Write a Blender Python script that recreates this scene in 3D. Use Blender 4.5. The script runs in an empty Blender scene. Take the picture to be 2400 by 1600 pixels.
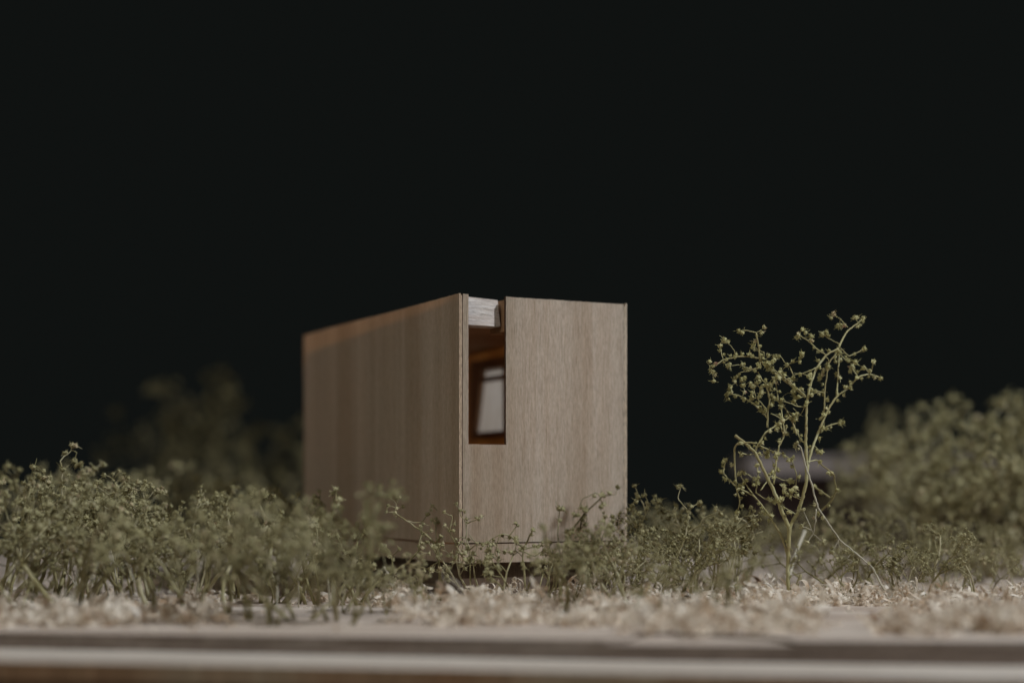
import bpy, math, random
import numpy as np
from mathutils import Vector, Matrix, noise as mnoise

# ------------------------------------------------------------------ camera, world, lamps, exposure
S = 0.001                      # the model is laid out in millimetres
scene = bpy.context.scene
col = scene.collection
F = 3624.0                     # focal length in photo pixels (photo 2400 x 1600)
HZ = 1150.0                    # photo row of the horizon
CAMZ = 26.0                    # lens height above the board, mm

cam_d = bpy.data.cameras.new('camera')
cam = bpy.data.objects.new('camera', cam_d)
col.objects.link(cam)
cam.location = (0, 0, CAMZ * S)
cam.rotation_euler = (math.radians(90), 0, 0)
cam_d.sensor_width = 36.0
cam_d.lens = F / 2400.0 * 36.0
cam_d.shift_y = (HZ - 800.0) / 2400.0
cam_d.clip_start = 0.005
cam_d.clip_end = 20.0
cam_d.dof.use_dof = True
cam_d.dof.focus_distance = 0.361
cam_d.dof.aperture_fstop = 6.4
scene.camera = cam

world = bpy.data.worlds.new('World')
scene.world = world
world.use_nodes = True
bg = world.node_tree.nodes['Background']
bg.inputs[0].default_value = (0.0050, 0.0060, 0.0056, 1)
bg.inputs[1].default_value = 1.0

def aim(o, loc, target):
    o.location = loc
    o.rotation_euler = (Vector(target) - Vector(loc)).to_track_quat('-Z', 'Y').to_euler()
    col.objects.link(o)
KD = Vector((0.60, -0.30, 0.74)).normalized()
TGT = Vector((0.11, 0.375, 0.02))
kd = bpy.data.lights.new('key_lamp', 'SPOT')          # narrow studio spot, high on the right
kd.energy = 60.0; kd.color = (0.93, 0.975, 1.0); kd.shadow_soft_size = 0.018
kd.spot_size = math.radians(30.5); kd.spot_blend = 0.8
aim(bpy.data.objects.new('key_lamp', kd), TGT + KD * 1.3, TGT)
fd = bpy.data.lights.new('fill_lamp', 'AREA')         # soft fill added above the camera's left shoulder to lift the shaded wall
fd.shape = 'DISK'; fd.size = 0.40; fd.spread = math.radians(48); fd.energy = 0.21; fd.color = (1.0, 0.94, 0.79)
aim(bpy.data.objects.new('fill_lamp', fd), (-0.45, -0.42, 0.60), (0.0, 0.32, 0.02))

vs = scene.view_settings
scene.display_settings.display_device = 'sRGB'
vs.view_transform = 'Standard'; vs.look = 'None'; vs.exposure = 0.0; vs.gamma = 1.0
vs.use_curve_mapping = False
scene.cycles.use_denoising = True
scene.cycles.max_bounces = 10
scene.cycles.transmission_bounces = 8

# ------------------------------------------------------------------ helpers
def PX(px, py, Y):
    """photo pixel at distance Y (mm) -> point in mm"""
    return np.array(((px - 1200.0) / F * Y, Y, CAMZ + (HZ - py) / F * Y))
def ground_Y(py):
    return CAMZ * F / (py - HZ)

def mesh_obj(name, verts, faces, mats, parent=None, mat_idx=None, smooth=False):
    me = bpy.data.meshes.new(name)
    v = np.asarray(verts, dtype=np.float64) * S
    me.from_pydata(v.tolist(), [], [list(map(int, f)) for f in faces])
    for m in (mats if isinstance(mats, (list, tuple)) else [mats]):
        me.materials.append(m)
    if mat_idx is not None:
        me.polygons.foreach_set('material_index', np.asarray(mat_idx, dtype=np.int32))
    if smooth:
        me.polygons.foreach_set('use_smooth', np.ones(len(me.polygons), dtype=bool))
    me.update()
    o = bpy.data.objects.new(name, me)
    col.objects.link(o)
    if parent is not None:
        o.parent = parent
    return o

def tag(o, label=None, cat=None, group=None, kind=None):
    if label: o['label'] = label
    if cat: o['category'] = cat
    if group: o['group'] = group
    if kind: o['kind'] = kind
    return o

def empty(name, loc_mm, rz=0.0):
    o = bpy.data.objects.new(name, None)
    o.empty_display_size = 0.005
    col.objects.link(o)
    o.location = Vector(loc_mm) * S
    o.rotation_euler = (0, 0, rz)
    return o

ORD = ['first', 'second', 'third', 'fourth', 'fifth', 'sixth', 'seventh', 'eighth', 'ninth', 'tenth', 'eleventh',
       'twelfth', 'thirteenth', 'fourteenth', 'fifteenth', 'sixteenth', 'seventeenth', 'eighteenth', 'nineteenth',
       'twentieth']

class MB:
    """collects geometry in mm"""
    def __init__(self): self.v = []; self.f = []; self.m = []
    def add(self, verts, faces, m=0):
        b = len(self.v)
        self.v.extend([tuple(p) for p in verts])
        self.f.extend([tuple(i + b for i in f) for f in faces])
        self.m.extend([m] * len(faces))
    def box(self, x0, x1, y0, y1, z0, z1, m=0, medge=None, bevel=0.0):
        v = [(x0,y0,z0),(x1,y0,z0),(x1,y1,z0),(x0,y1,z0),(x0,y0,z1),(x1,y0,z1),(x1,y1,z1),(x0,y1,z1)]
        f = [(0,3,2,1),(4,5,6,7),(0,1,5,4),(1,2,6,5),(2,3,7,6),(3,0,4,7)]
        self.add(v, f, m)
    def tube(self, pts, radii, n=6, m=0, cap=True):
        pts = [np.asarray(p, float) for p in pts]
        k = len(pts)
        base = len(self.v)
        ref = np.array((0.31, 0.17, 0.93))
        for i in range(k):
            a = pts[max(i - 1, 0)]; b = pts[min(i + 1, k - 1)]
            t = b - a; L = np.linalg.norm(t)
            t = t / L if L > 1e-9 else np.array((0, 0, 1.0))
            s = np.cross(t, ref); sl = np.linalg.norm(s)
            if sl < 1e-4:
                s = np.cross(t, np.array((1.0, 0, 0))); sl = np.linalg.norm(s)
            s /= sl; u = np.cross(s, t)
            for j in range(n):
                an = 2 * math.pi * j / n
                self.v.append(tuple(pts[i] + radii[i] * (math.cos(an) * s + math.sin(an) * u)))
        for i in range(k - 1):
            for j in range(n):
                j2 = (j + 1) % n
                self.f.append((base + i*n + j, base + i*n + j2, base + (i+1)*n + j2, base + (i+1)*n + j)); self.m.append(m)
        if cap:
            self.f.append(tuple(base + (k-1)*n + j for j in range(n))); self.m.append(m)
            self.f.append(tuple(base + n - 1 - j for j in range(n))); self.m.append(m)
    def build(self, name, mats, parent=None, smooth=False):
        return mesh_obj(name, self.v, self.f, mats, parent, self.m, smooth)

# ------------------------------------------------------------------ materials
def new_mat(name):
    m = bpy.data.materials.new(name); m.use_nodes = True
    nt = m.node_tree; nt.nodes.clear()
    return m, nt, nt.nodes.new, nt.links.new
def ramp_of(N, stops, interp='LINEAR'):
    r = N('ShaderNodeValToRGB'); cr = r.color_ramp; cr.interpolation = interp
    while len(cr.elements) < len(stops): cr.elements.new(0.5)
    for e, (p, c) in zip(cr.elements, stops):
        e.position = p; e.color = (*c, 1) if len(c) == 3 else c
    return r
def noise_tex(N, Lk, vec, scale, detail=3, rough=0.55, dist=0.0):
    n = N('ShaderNodeTexNoise'); n.inputs['Scale'].default_value = scale
    n.inputs['Detail'].default_value = detail; n.inputs['Roughness'].default_value = rough
    n.inputs['Distortion'].default_value = dist
    Lk(vec, n.inputs['Vector']); return n
def mapped(N, Lk, scale, rot=(0,0,0), loc=(0,0,0), coord='Object'):
    tc = N('ShaderNodeTexCoord'); mp = N('ShaderNodeMapping')
    mp.inputs['Scale'].default_value = scale; mp.inputs['Rotation'].default_value = rot
    mp.inputs['Location'].default_value = loc
    Lk(tc.outputs[coord], mp.inputs['Vector']); return mp.outputs[0]
def mixc(N, Lk, fac, a, b, mode='MIX'):
    m = N('ShaderNodeMix'); m.data_type = 'RGBA'; m.blend_type = mode
    for sock, val in ((m.inputs[0], fac), (m.inputs[6], a), (m.inputs[7], b)):
        if hasattr(val, 'is_output') or isinstance(val, bpy.types.NodeSocket): Lk(val, sock)
        elif isinstance(val, (int, float)): sock.default_value = val
        else: sock.default_value = (*val, 1)
    return m.outputs[2]

def wood_mat(name, dark, light, band_dark, axis='z', transl=0.0, tcol=(0.85,0.45,0.16), rough=0.75, fine=2600.0,
             bump=0.35, band_scale=75.0, fleck=0.35, pores=0.5):
    m, nt, N, Lk = new_mat(name)
    def sc(across, along):
        return {'z': (across, across, along), 'x': (along, across, across), 'y': (across, along, across)}[axis]
    out = N('ShaderNodeOutputMaterial'); p = N('ShaderNodeBsdfPrincipled')
    p.inputs['Roughness'].default_value = rough
    p.inputs['Specular IOR Level'].default_value = 0.25
    g = noise_tex(N, Lk, mapped(N, Lk, sc(fine, fine * 0.07)), 1.0, 4, 0.6)       # fibre
    rg = ramp_of(N, [(0.30, dark), (0.72, light)]); Lk(g.outputs['Fac'], rg.inputs[0])
    b = noise_tex(N, Lk, mapped(N, Lk, sc(band_scale, band_scale * 0.035)), 1.0, 3, 0.5, 0.4)   # growth bands
    rb = ramp_of(N, [(0.40, band_dark), (0.60, (1, 1, 1))]); Lk(b.outputs['Fac'], rb.inputs[0])
    b2 = noise_tex(N, Lk, mapped(N, Lk, sc(band_scale * 4.2, band_scale * 0.09), loc=(3, 7, 1)), 1.0, 2, 0.5, 0.3)
    rb2 = ramp_of(N, [(0.36, tuple(0.5 + 0.5 * c for c in band_dark)), (0.62, (1, 1, 1))]); Lk(b2.outputs['Fac'], rb2.inputs[0])
    c = mixc(N, Lk, 1.0, rg.outputs[0], rb.outputs[0], 'MULTIPLY')
    c = mixc(N, Lk, 1.0, c, rb2.outputs[0], 'MULTIPLY')
    sp = noise_tex(N, Lk, mapped(N, Lk, sc(2700, 650)), 1.0, 2, 0.7)                # fuzz / speckle
    rs = ramp_of(N, [(0.30, (1 - fleck,) * 3), (0.62, (1, 1, 1))]); Lk(sp.outputs['Fac'], rs.inputs[0])
    c = mixc(N, Lk, 1.0, c, rs.outputs[0], 'MULTIPLY')
    po = noise_tex(N, Lk, mapped(N, Lk, sc(3800, 130), loc=(1, 2, 9)), 1.0, 1, 0.5)    # pores, short dark dashes
    rp = ramp_of(N, [(0.66, (1, 1, 1)), (0.74, (1 - pores, 1 - pores * 1.05, 1 - pores * 1.15))]); Lk(po.outputs['Fac'], rp.inputs[0])
    c = mixc(N, Lk, 1.0, c, rp.outputs[0], 'MULTIPLY')
    Lk(c, p.inputs['Base Color'])
    hm = N('ShaderNodeMath'); hm.operation = 'ADD'
    Lk(g.outputs['Fac'], hm.inputs[0]); Lk(sp.outputs['Fac'], hm.inputs[1])
    bp = N('ShaderNodeBump'); bp.inputs['Strength'].default_value = bump; bp.inputs['Distance'].default_value = 0.00012
    Lk(hm.outputs[0], bp.inputs['Height']); Lk(bp.outputs[0], p.inputs['Normal'])
    if transl > 0:
        t = N('ShaderNodeBsdfTranslucent'); Lk(mixc(N, Lk, 1.0, tcol, rb.outputs[0], 'MULTIPLY'), t.inputs['Color'])
        mx = N('ShaderNodeMixShader'); mx.inputs[0].default_value = transl
        Lk(p.outputs[0], mx.inputs[1]); Lk(t.outputs[0], mx.inputs[2]); Lk(mx.outputs[0], out.inputs[0])
    else:
        Lk(p.outputs[0], out.inputs[0])
    return m

M = {}
M['veneer'] = wood_mat('veneer', (0.54, 0.465, 0.385), (0.75, 0.67, 0.575), (0.82, 0.755, 0.69), 'z', transl=0.30,
                       tcol=(1.0, 0.60, 0.24), fleck=0.27, pores=0.4)
M['burnt'] = wood_mat('burnt_edge', (0.07, 0.038, 0.022), (0.20, 0.11, 0.065), (0.7, 0.65, 0.6), 'z', fine=1800, fleck=0.5)
M['edge'] = wood_mat('cut_edge', (0.55, 0.45, 0.35), (0.80, 0.69, 0.57), (0.8, 0.7, 0.62), 'z', fine=1500, fleck=0.5)
M['balsa'] = wood_mat('white_balsa', (0.62, 0.57, 0.55), (0.86, 0.81, 0.79), (0.88, 0.83, 0.80), 'x', fine=2400, bump=0.5,
                      band_scale=900, fleck=0.2, pores=0.6)
M['inner'] = wood_mat('inner_wood', (0.68, 0.50, 0.32), (0.82, 0.63, 0.44), (0.8, 0.72, 0.66), 'z')
M['frame'] = wood_mat('dark_frame', (0.38, 0.24, 0.14), (0.52, 0.34, 0.21), (0.8, 0.75, 0.7), 'z')
M['board'] = wood_mat('board_ply', (0.56, 0.485, 0.43), (0.74, 0.655, 0.59), (0.80, 0.74, 0.70), 'x', fine=1400, fleck=0.25,
                      band_scale=160, pores=0.35)
M['board_edge'] = wood_mat('board_edge', (0.21, 0.175, 0.15), (0.35, 0.30, 0.265), (0.66, 0.60, 0.57), 'x', fine=700,
                           fleck=0.3, band_scale=240)
M['ledge'] = wood_mat('ledge_ply', (0.54, 0.49, 0.445), (0.72, 0.66, 0.61), (0.86, 0.82, 0.78), 'x', fine=900, fleck=0.2,
                      band_scale=90)
M['front'] = wood_mat('front_rail', (0.29, 0.21, 0.14), (0.41, 0.31, 0.215), (0.85, 0.70, 0.60), 'z', fine=500, fleck=0.2,
                      band_scale=32)
M['terrace'] = wood_mat('grey_plank', (0.52, 0.48, 0.49), (0.66, 0.61, 0.62), (0.8, 0.78, 0.78), 'x', fine=600, fleck=0.2)
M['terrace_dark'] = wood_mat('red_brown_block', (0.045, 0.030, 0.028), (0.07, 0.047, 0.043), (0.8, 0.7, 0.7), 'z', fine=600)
M['pedestal'] = wood_mat('pedestal_wood', (0.11, 0.085, 0.065), (0.19, 0.145, 0.11), (0.8, 0.7, 0.62), 'z')

def paper_mat():
    m, nt, N, Lk = new_mat('tracing_paper')
    out = N('ShaderNodeOutputMaterial'); d = N('ShaderNodeBsdfDiffuse'); t = N('ShaderNodeBsdfTranslucent')
    n = noise_tex(N, Lk, mapped(N, Lk, (260, 260, 120)), 1.0, 3)
    r = ramp_of(N, [(0.3, (0.80, 0.74, 0.68)), (0.7, (0.92, 0.88, 0.84))]); Lk(n.outputs['Fac'], r.inputs[0])
    Lk(r.outputs[0], d.inputs[0]); Lk(r.outputs[0], t.inputs[0])
    mx = N('ShaderNodeMixShader'); mx.inputs[0].default_value = 0.8
    Lk(d.outputs[0], mx.inputs[1]); Lk(t.outputs[0], mx.inputs[2]); Lk(mx.outputs[0], out.inputs[0])
    return m
M['paper'] = paper_mat()

def plant_mat(name, stops, scale, transl=0.12, rough=0.6, bump=0.3):
    m, nt, N, Lk = new_mat(name)
    out = N('ShaderNodeOutputMaterial'); p = N('ShaderNodeBsdfPrincipled')
    p.inputs['Roughness'].default_value = rough; p.inputs['Specular IOR Level'].default_value = 0.35
    geo = N('ShaderNodeNewGeometry')
    n = noise_tex(N, Lk, geo.outputs['Position'], scale, 3, 0.6)
    oi = N('ShaderNodeObjectInfo')
    ad = N('ShaderNodeMath'); ad.operation = 'MULTIPLY_ADD'
    Lk(oi.outputs['Random'], ad.inputs[0]); ad.inputs[1].default_value = 0.22; Lk(n.outputs['Fac'], ad.inputs[2])
    sb = N('ShaderNodeMath'); sb.operation = 'SUBTRACT'; Lk(ad.outputs[0], sb.inputs[0]); sb.inputs[1].default_value = 0.11
    r = ramp_of(N, stops); Lk(sb.outputs[0], r.inputs[0])
    Lk(r.outputs[0], p.inputs['Base Color'])
    n2 = noise_tex(N, Lk, geo.outputs['Position'], 6500, 2, 0.6)
    bp = N('ShaderNodeBump'); bp.inputs['Strength'].default_value = bump; bp.inputs['Distance'].default_value = 0.0001
    Lk(n2.outputs['Fac'], bp.inputs['Height']); Lk(bp.outputs[0], p.inputs['Normal'])
    t = N('ShaderNodeBsdfTranslucent'); Lk(r.outputs[0], t.inputs[0])
    mx = N('ShaderNodeMixShader'); mx.inputs[0].default_value = transl
    Lk(p.outputs[0], mx.inputs[1]); Lk(t.outputs[0], mx.inputs[2]); Lk(mx.outputs[0], out.inputs[0])
    return m
M['stem'] = plant_mat('dry_stem', [(0.25, (0.19, 0.165, 0.072)), (0.50, (0.31, 0.275, 0.14)), (0.75, (0.56, 0.51, 0.36))], 260)
M['tree_stem'] = plant_mat('tree_stem', [(0.25, (0.34, 0.275, 0.135)), (0.50, (0.44, 0.405, 0.205)), (0.75, (0.62, 0.60, 0.40))], 180)
M['pod'] = plant_mat('dry_pod', [(0.22, (0.155, 0.125, 0.056)), (0.42, (0.295, 0.268, 0.132)), (0.64, (0.48, 0.44, 0.26)),
                                 (0.84, (0.50, 0.34, 0.25))], 420, transl=0.2)
M['tree_pod'] = plant_mat('tree_pod', [(0.22, (0.27, 0.235, 0.095)), (0.45, (0.46, 0.43, 0.20)), (0.65, (0.60, 0.57, 0.32)),
                                      (0.80, (0.48, 0.27, 0.20))], 330, transl=0.2)
M['dead'] = plant_mat('dead_twig', [(0.25, (0.34, 0.30, 0.22)), (0.75, (0.60, 0.56, 0.46))], 300)
M['shaving'] = plant_mat('wood_shaving', [(0.26, (0.50, 0.36, 0.24)), (0.40, (0.84, 0.76, 0.66)), (0.62, (0.97, 0.93, 0.87))], 230,
                         transl=0.36, rough=0.8)
M['shaving_brown'] = plant_mat('brown_shaving', [(0.25, (0.20, 0.12, 0.07)), (0.75, (0.42, 0.29, 0.19))], 300, transl=0.2, rough=0.8)

# ------------------------------------------------------------------ the base board
def sheet(name, outline_front, back_y, zt, zb, mats, parent, jitter=0.0, seed=1):
    """outline_front: list of (x,y); zt/zb functions of x. mats: top, edge"""
    rng = random.Random(seed)
    n = len(outline_front)
    mb = MB()
    fr = [(x, y + rng.uniform(-jitter, jitter)) for x, y in outline_front]
    top = [(x, y, zt(x)) for x, y in fr] + [(x, back_y, zt(x)) for x, y in fr]
    bot = [(x, y, zb(x)) for x, y in fr] + [(x, back_y, zb(x)) for x, y in fr]
    v = top + bot; b = 2 * n
    for i in range(n - 1):
        mb_f = [(i, i+1, n+i+1, n+i)]
        mb.f.extend(mb_f); mb.m.append(0)
        mb.f.append((b+i+1, b+i, b+n+i, b+n+i+1)); mb.m.append(1)
        mb.f.append((i+1, i, b+i, b+i+1)); mb.m.append(1)
        mb.f.append((n+i, n+i+1, b+n+i+1, b+n+i)); mb.m.append(1)
    mb.f.append((0, n, b+n, b)); mb.m.append(1)
    mb.f.append((n-1, b+n-1, b+2*n-1, 2*n-1)); mb.m.append(1)
    mb.v = v
    return mb.build(name, mats, parent)

def lin(pts):
    xs = [p[0] for p in pts]; ys = [p[1] for p in pts]
    def f(x):
        if x <= xs[0]:
            return ys[0] + (x - xs[0]) * (ys[1] - ys[0]) / (xs[1] - xs[0])
        if x >= xs[-1]:
            return ys[-1] + (x - xs[-1]) * (ys[-1] - ys[-2]) / (xs[-1] - xs[-2])
        return float(np.interp(x, xs, ys))
    return f
edge_y = lin([(-94.0, 283.8), (22.3, 269.2), (88.4, 266.9)])
ledge_y = lin([(-87.0, 261.7), (21.0, 250.9), (81.6, 246.5)])
mid_z = lin([(-94.0, -2.74), (22.3, -3.56), (88.4, -4.2)])
BX0, BX1, BACK = -300.0, 300.0, 780.0
xs = np.arange(BX0, BX1 + 0.1, 4.0)
base = empty('model_base', (0, 480, -40))
tag(base, 'layered pale wooden base board carrying the little house and dried plants', 'base board')
off = (0, -480, 40)
def put(o): o.location = Vector(off) * S; return o
TH = 0.75
# upper veneer lamina (its front edge steps back left of the rounded tab)
tabx = PX(1855, 1495, 272)[0]
lam = []
for x in xs:
    e = edge_y(x)
    if x < tabx - 30: pass
    elif x < tabx - 24: e += 18.0 * (x - tabx + 30) / 6.0
    elif x < tabx - 3: e += 9.0 + (tabx - 3 - x) * 0.43
    elif x < tabx: e += 9.0 * (1 - ((x - tabx + 3) / 3.0) ** 2)
    lam.append((x, e))
extra = [(tabx - 3 + k * 0.5, edge_y(tabx - 3 + k * 0.5) + 9.0 * (1 - (k / 6.0) ** 2)) for k in range(0, 7)]
lam = sorted([p for p in lam if not (tabx - 3 <= p[0] <= tabx)] + extra)
put(sheet('top_veneer', lam, BACK, lambda x: 0.0, lambda x: -TH, [M['board'], M['board_edge']], base, 0.10, 3))
put(sheet('upper_sheet', [(x, edge_y(x)) for x in xs], BACK + 0.3, lambda x: -TH - 0.02, lambda x: mid_z(x) , [M['board'], M['board_edge']], base, 0.08, 4))
put(sheet('lower_sheet', [(x, ledge_y(x)) for x in xs], BACK + 0.6, lambda x: mid_z(x) - 0.03, lambda x: mid_z(x) - 3.2, [M['ledge'], M['front']], base, 0.08, 5))
put(sheet('front_rail', [(x, ledge_y(x) + 0.8) for x in xs], BACK + 0.2, lambda x: mid_z(x) - 3.25, lambda x: -40.0, [M['front'], M['front']], base, 0.0, 6))

# ------------------------------------------------------------------ the house
ANG = math.atan2(0.455, 0.891)
U = np.array((math.cos(ANG), math.sin(ANG))); V = np.array((-math.sin(ANG), math.cos(ANG)))
CX, CY = -12.4, 362.4
HW, HL, R = 45.9, 125.5, 20.0
ZB, ZJ, ZT = 9.0, 13.6, 72.3
house = empty('wooden_house', (CX, CY, 0), ANG)
tag(house, 'tall wooden house model with a notched front and rounded back corners', 'house model')

def u_path(off, step=0.7):
    """plan of the bent veneer, offset inwards by off"""
    r = R - off; pts = []
    a, b, c = off, HW - off, HL - off
    n = int((HL - R) / step)
    pts.append((a, 0.0)); pts.append((a, 0.16))
    for i in range(1, n): pts.append((a, (HL - R) * i / n))
    for i in range(17):
        t = math.pi - i * (math.pi / 2) / 16
        pts.append((R + r * math.cos(t), HL - R + r * math.sin(t)))
    m = 30
    for i in range(1, m): pts.append((R + (HW - 2 * R) * i / m, c))
    for i in range(17):
        t = math.pi / 2 - i * (math.pi / 2) / 16
        pts.append((HW - R + r * math.cos(t), HL - R + r * math.sin(t)))
    for i in range(1, n): pts.append((b, (HL - R) * (1 - i / n)))
    pts.append((b, 0.16)); pts.append((b, 0.0))
    return pts

def bent_sheet(name, th, z0, z1, jit, hole=None, seed=2, base_off=0.0):
    rng = random.Random(seed)
    o, i_ = u_path(base_off), u_path(base_off + th)
    n = len(o)
    zs = [z0] + ([hole[2], hole[3]] if hole else []) + [z1]
    v = []; f = []; mi = []
    K = len(zs); idx = {}
    for k, z in enumerate(zs):
        for s, path in enumerate((o, i_)):
            for j, (x, y) in enumerate(path):
                zz = z
                if k == K - 1: zz += rng.uniform(-jit, jit) + 0.10 * math.sin(j * 0.07) - (0.25 if 4 < j < 60 else 0) * math.sin(min(j, 60) / 60 * math.pi) * 0.6
                idx[(k, s, j)] = len(v); v.append((x, y, zz))
    def solid(k, j):
        if not hole or k != 1: return True
        x, y = o[j]; x2, y2 = o[j + 1]
        return not (x > HW * 0.9 and hole[0] <= (y + y2) / 2 <= hole[1])
    for k in range(K - 1):
        for j in range(n - 1):
            if not solid(k, j):
                for kk in (k, k + 1):   # sill and head reveals
                    q = (idx[(kk,0,j)], idx[(kk,0,j+1)], idx[(kk,1,j+1)], idx[(kk,1,j)])
                    f.append(q if kk == k else q[::-1]); mi.append(1)
                continue
            f.append((idx[(k,0,j+1)], idx[(k,0,j)], idx[(k+1,0,j)], idx[(k+1,0,j+1)])); mi.append(1 if j in (0, n - 2) else 0)
            f.append((idx[(k,1,j)], idx[(k,1,j+1)], idx[(k+1,1,j+1)], idx[(k+1,1,j)])); mi.append(0)
            for jj, e in ((j, j - 1), (j + 1, j + 1)):
                if e < 0 or e > n - 2 or not solid(k, e):
                    f.append((idx[(k,0,jj)], idx[(k+1,0,jj)], idx[(k+1,1,jj)], idx[(k,1,jj)])); mi.append(1 if hole and 0 <= e <= n-2 else 2)
    for j in range(n - 1):
        f.append((idx[(K-1,0,j)], idx[(K-1,1,j)], idx[(K-1,1,j+1)], idx[(K-1,0,j+1)])); mi.append(2)
        f.append((idx[(0,0,j+1)], idx[(0,1,j+1)], idx[(0,1,j)], idx[(0,0,j)])); mi.append(1)
    return mesh_obj(name, v, f, [M['veneer'], M['burnt'], M['edge']], house, mi)

WIN = (62.0, 83.0, 43.0, 61.5)
bent_sheet('bent_wall', 0.46, ZJ + 0.2, ZT, 0.05, hole=WIN)
bent_sheet('base_band', 0.46, ZB, ZJ - 0.16, 0.0, seed=9)
# short inner ply strips, seen as the second thin line at the corners
for u0 in (0.52, HW - 0.84):
    mb = MB(); mb.box(u0, u0 + 0.32, 0.10, 4.0, ZB + 0.3, ZT - 0.4); mb.build('edge_ply', [M['edge']], house)

# front panel with the slot cut from the top edge
SL0, SL1, SZ = 2.45, 12.35, 37.0
FU0, FU1, FT = 0.97, HW - 0.97, 1.05
def front_panel():
    rng = random.Random(5)
    out = [(FU0, ZJ + 0.2)]
    out += [(FU0 + (FU1 - FU0) * k / 60.0, ZJ + 0.2) for k in range(1, 60)]
    out.append((FU1, ZJ + 0.2)); 
    n = 50
    out += [(FU1 + rng.uniform(-0.03, 0.02), ZJ + (ZT - ZJ) * k / n) for k in range(1, n)]
    out.append((FU1, ZT - 0.12))
    out += [(FU1 + (SL1 - FU1) * k / 40.0, ZT - 0.12 + rng.uniform(-0.035, 0.03)) for k in range(1, 40)]
    out.append((SL1, ZT - 0.05))
    out += [(SL1 + rng.uniform(-0.03, 0.03), ZT + (SZ - ZT) * k / 40.0) for k in range(1, 40)]
    out.append((SL1 + 0.05, SZ))
    out += [(SL1 + (SL0 - SL1) * k / 12.0, SZ + rng.uniform(-0.03, 0.03)) for k in range(1, 12)]
    out.append((SL0, SZ))
    out += [(SL0 + rng.uniform(-0.03, 0.03), SZ + (ZT - SZ) * k / 40.0) for k in range(1, 40)]
    out.append((SL0, ZT - 0.10)); out.append((FU0 + 0.05, ZT - 0.05))
    out += [(FU0 + rng.uniform(0.0, 0.05), ZT + (ZJ - ZT) * k / 60.0) for k in range(1, 60)]
    y0, y1 = 0.06, FT
    b = 0.05
    import bmesh
    bm = bmesh.new()
    ring = [bm.verts.new((x * S, y0 * S, z * S)) for x, z in out]
    face = bm.faces.new(ring)
    ret = bmesh.ops.extrude_face_region(bm, geom=[face])
    nv = [e for e in ret['geom'] if isinstance(e, bmesh.types.BMVert)]
    for q in nv: q.co.y = y1 * S
    bmesh.ops.recalc_face_normals(bm, faces=bm.faces[:])
    bmesh.ops.triangulate(bm, faces=[q for q in bm.faces if len(q.verts) > 4])
    me = bpy.data.meshes.new('front_panel'); 
    me.materials.append(M['veneer']); me.materials.append(M['burnt']); me.materials.append(M['edge'])
    for q in bm.faces:
        if abs(q.normal.y) < 0.7:
            q.material_index = 2 if q.normal.z > 0.8 else 1
    bm.to_mesh(me); bm.free()
    o = bpy.data.objects.new('front_panel', me); col.objects.link(o); o.parent = house
    return o
front_panel()
mb = MB(); mb.box(FU0, FU1, 0.10, FT, ZB + 0.05, ZJ - 0.14); mb.build('front_band', [M['veneer']], house)
# dark burnt joint behind the gap
mb = MB(); mb.box(FU0 + 0.02, FU1 - 0.02, 0.45, FT + 0.4, ZJ - 0.4, ZJ + 0.4); mb.build('joint_strip', [M['burnt']], house)

# white beam across the slot
b = MB()
bz0, bz1 = 65.3, 71.95
v = [(1.0,1.75,bz0),(12.1,2.55,bz0),(12.1,8.0,bz0),(1.0,8.0,bz0),(1.0,1.75,bz1),(11.35,2.5,bz1-0.35),(11.35,8.0,bz1-0.35),(1.0,8.0,bz1)]
nseg = 24
fv = []
for k in range(nseg + 1):           # laser-cut ridges on the face: alternate rows a hair proud
    t = k / nseg
    for (a, c) in ((0, 4), (1, 5)):
        p0 = np.array(v[a]); p1 = np.array(v[c]); fv.append(tuple(p0 + (p1 - p0) * t))
b.add(v, [(0,3,2,1),(4,5,6,7),(1,2,6,5),(2,3,7,6),(3,0,4,7)])
for k in range(nseg):
    d = 0.0 if k % 2 else -0.012
    q = [fv[2*k], fv[2*k+1], fv[2*k+3], fv[2*k+2]]
    b.add([(x, y + d, z) for x, y, z in q], [(0, 1, 2, 3)])
    if d:
        b.add([q[0], q[1], (q[1][0], q[1][1]+d, q[1][2]), (q[0][0], q[0][1]+d, q[0][2])], [(0,1,2,3)])
        b.add([q[3], q[2], (q[2][0], q[2][1]+d, q[2][2]), (q[3][0], q[3][1]+d, q[3][2])], [(0,1,2,3)])
b.build('white_beam', [M['balsa']], house)
# brown block next to the beam end
mb = MB(); mb.box(12.55, 16.0, FT + 0.15, 9.0, 64.0, 71.6); mb.build('beam_block', [M['frame']], house)
# added opaque sheet stopping light through the left wall; roof deck, floor, pedestal
mb = MB(); mb.box(0.95, 1.35, FT + 3.1, 60.0, 35.05, 65.0); mb.build('glow_blocker', [M['inner']], house)
mb = MB()
mb.add([(0.9,9.0,69.4),(HW-0.9,9.0,69.4),(HW-0.9,HL-R,65.4),(0.9,HL-R,65.4),(0.9,9.0,71.2),(HW-0.9,9.0,71.2),(HW-0.9,HL-R,67.2),(0.9,HL-R,67.2)],
       [(0,3,2,1),(4,5,6,7),(0,1,5,4),(1,2,6,5),(2,3,7,6),(3,0,4,7)])
mb.build('roof_deck', [M['inner']], house)
mb = MB(); mb.box(0.9, HW - 0.9, 1.3, HL - R, 33.5, 35.0); mb.build('floor_deck', [M['inner']], house)
mb = MB(); mb.box(2.2, HW - 3, 3.0, HL - 16, 0.0, 8.95); mb.build('pedestal', [M['pedestal']], house)
mb = MB(); mb.box(0.9, HW - 0.9, 1.3, HL - R, 8.2, 8.95); mb.build('bottom_plate', [M['pedestal']], house)
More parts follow.
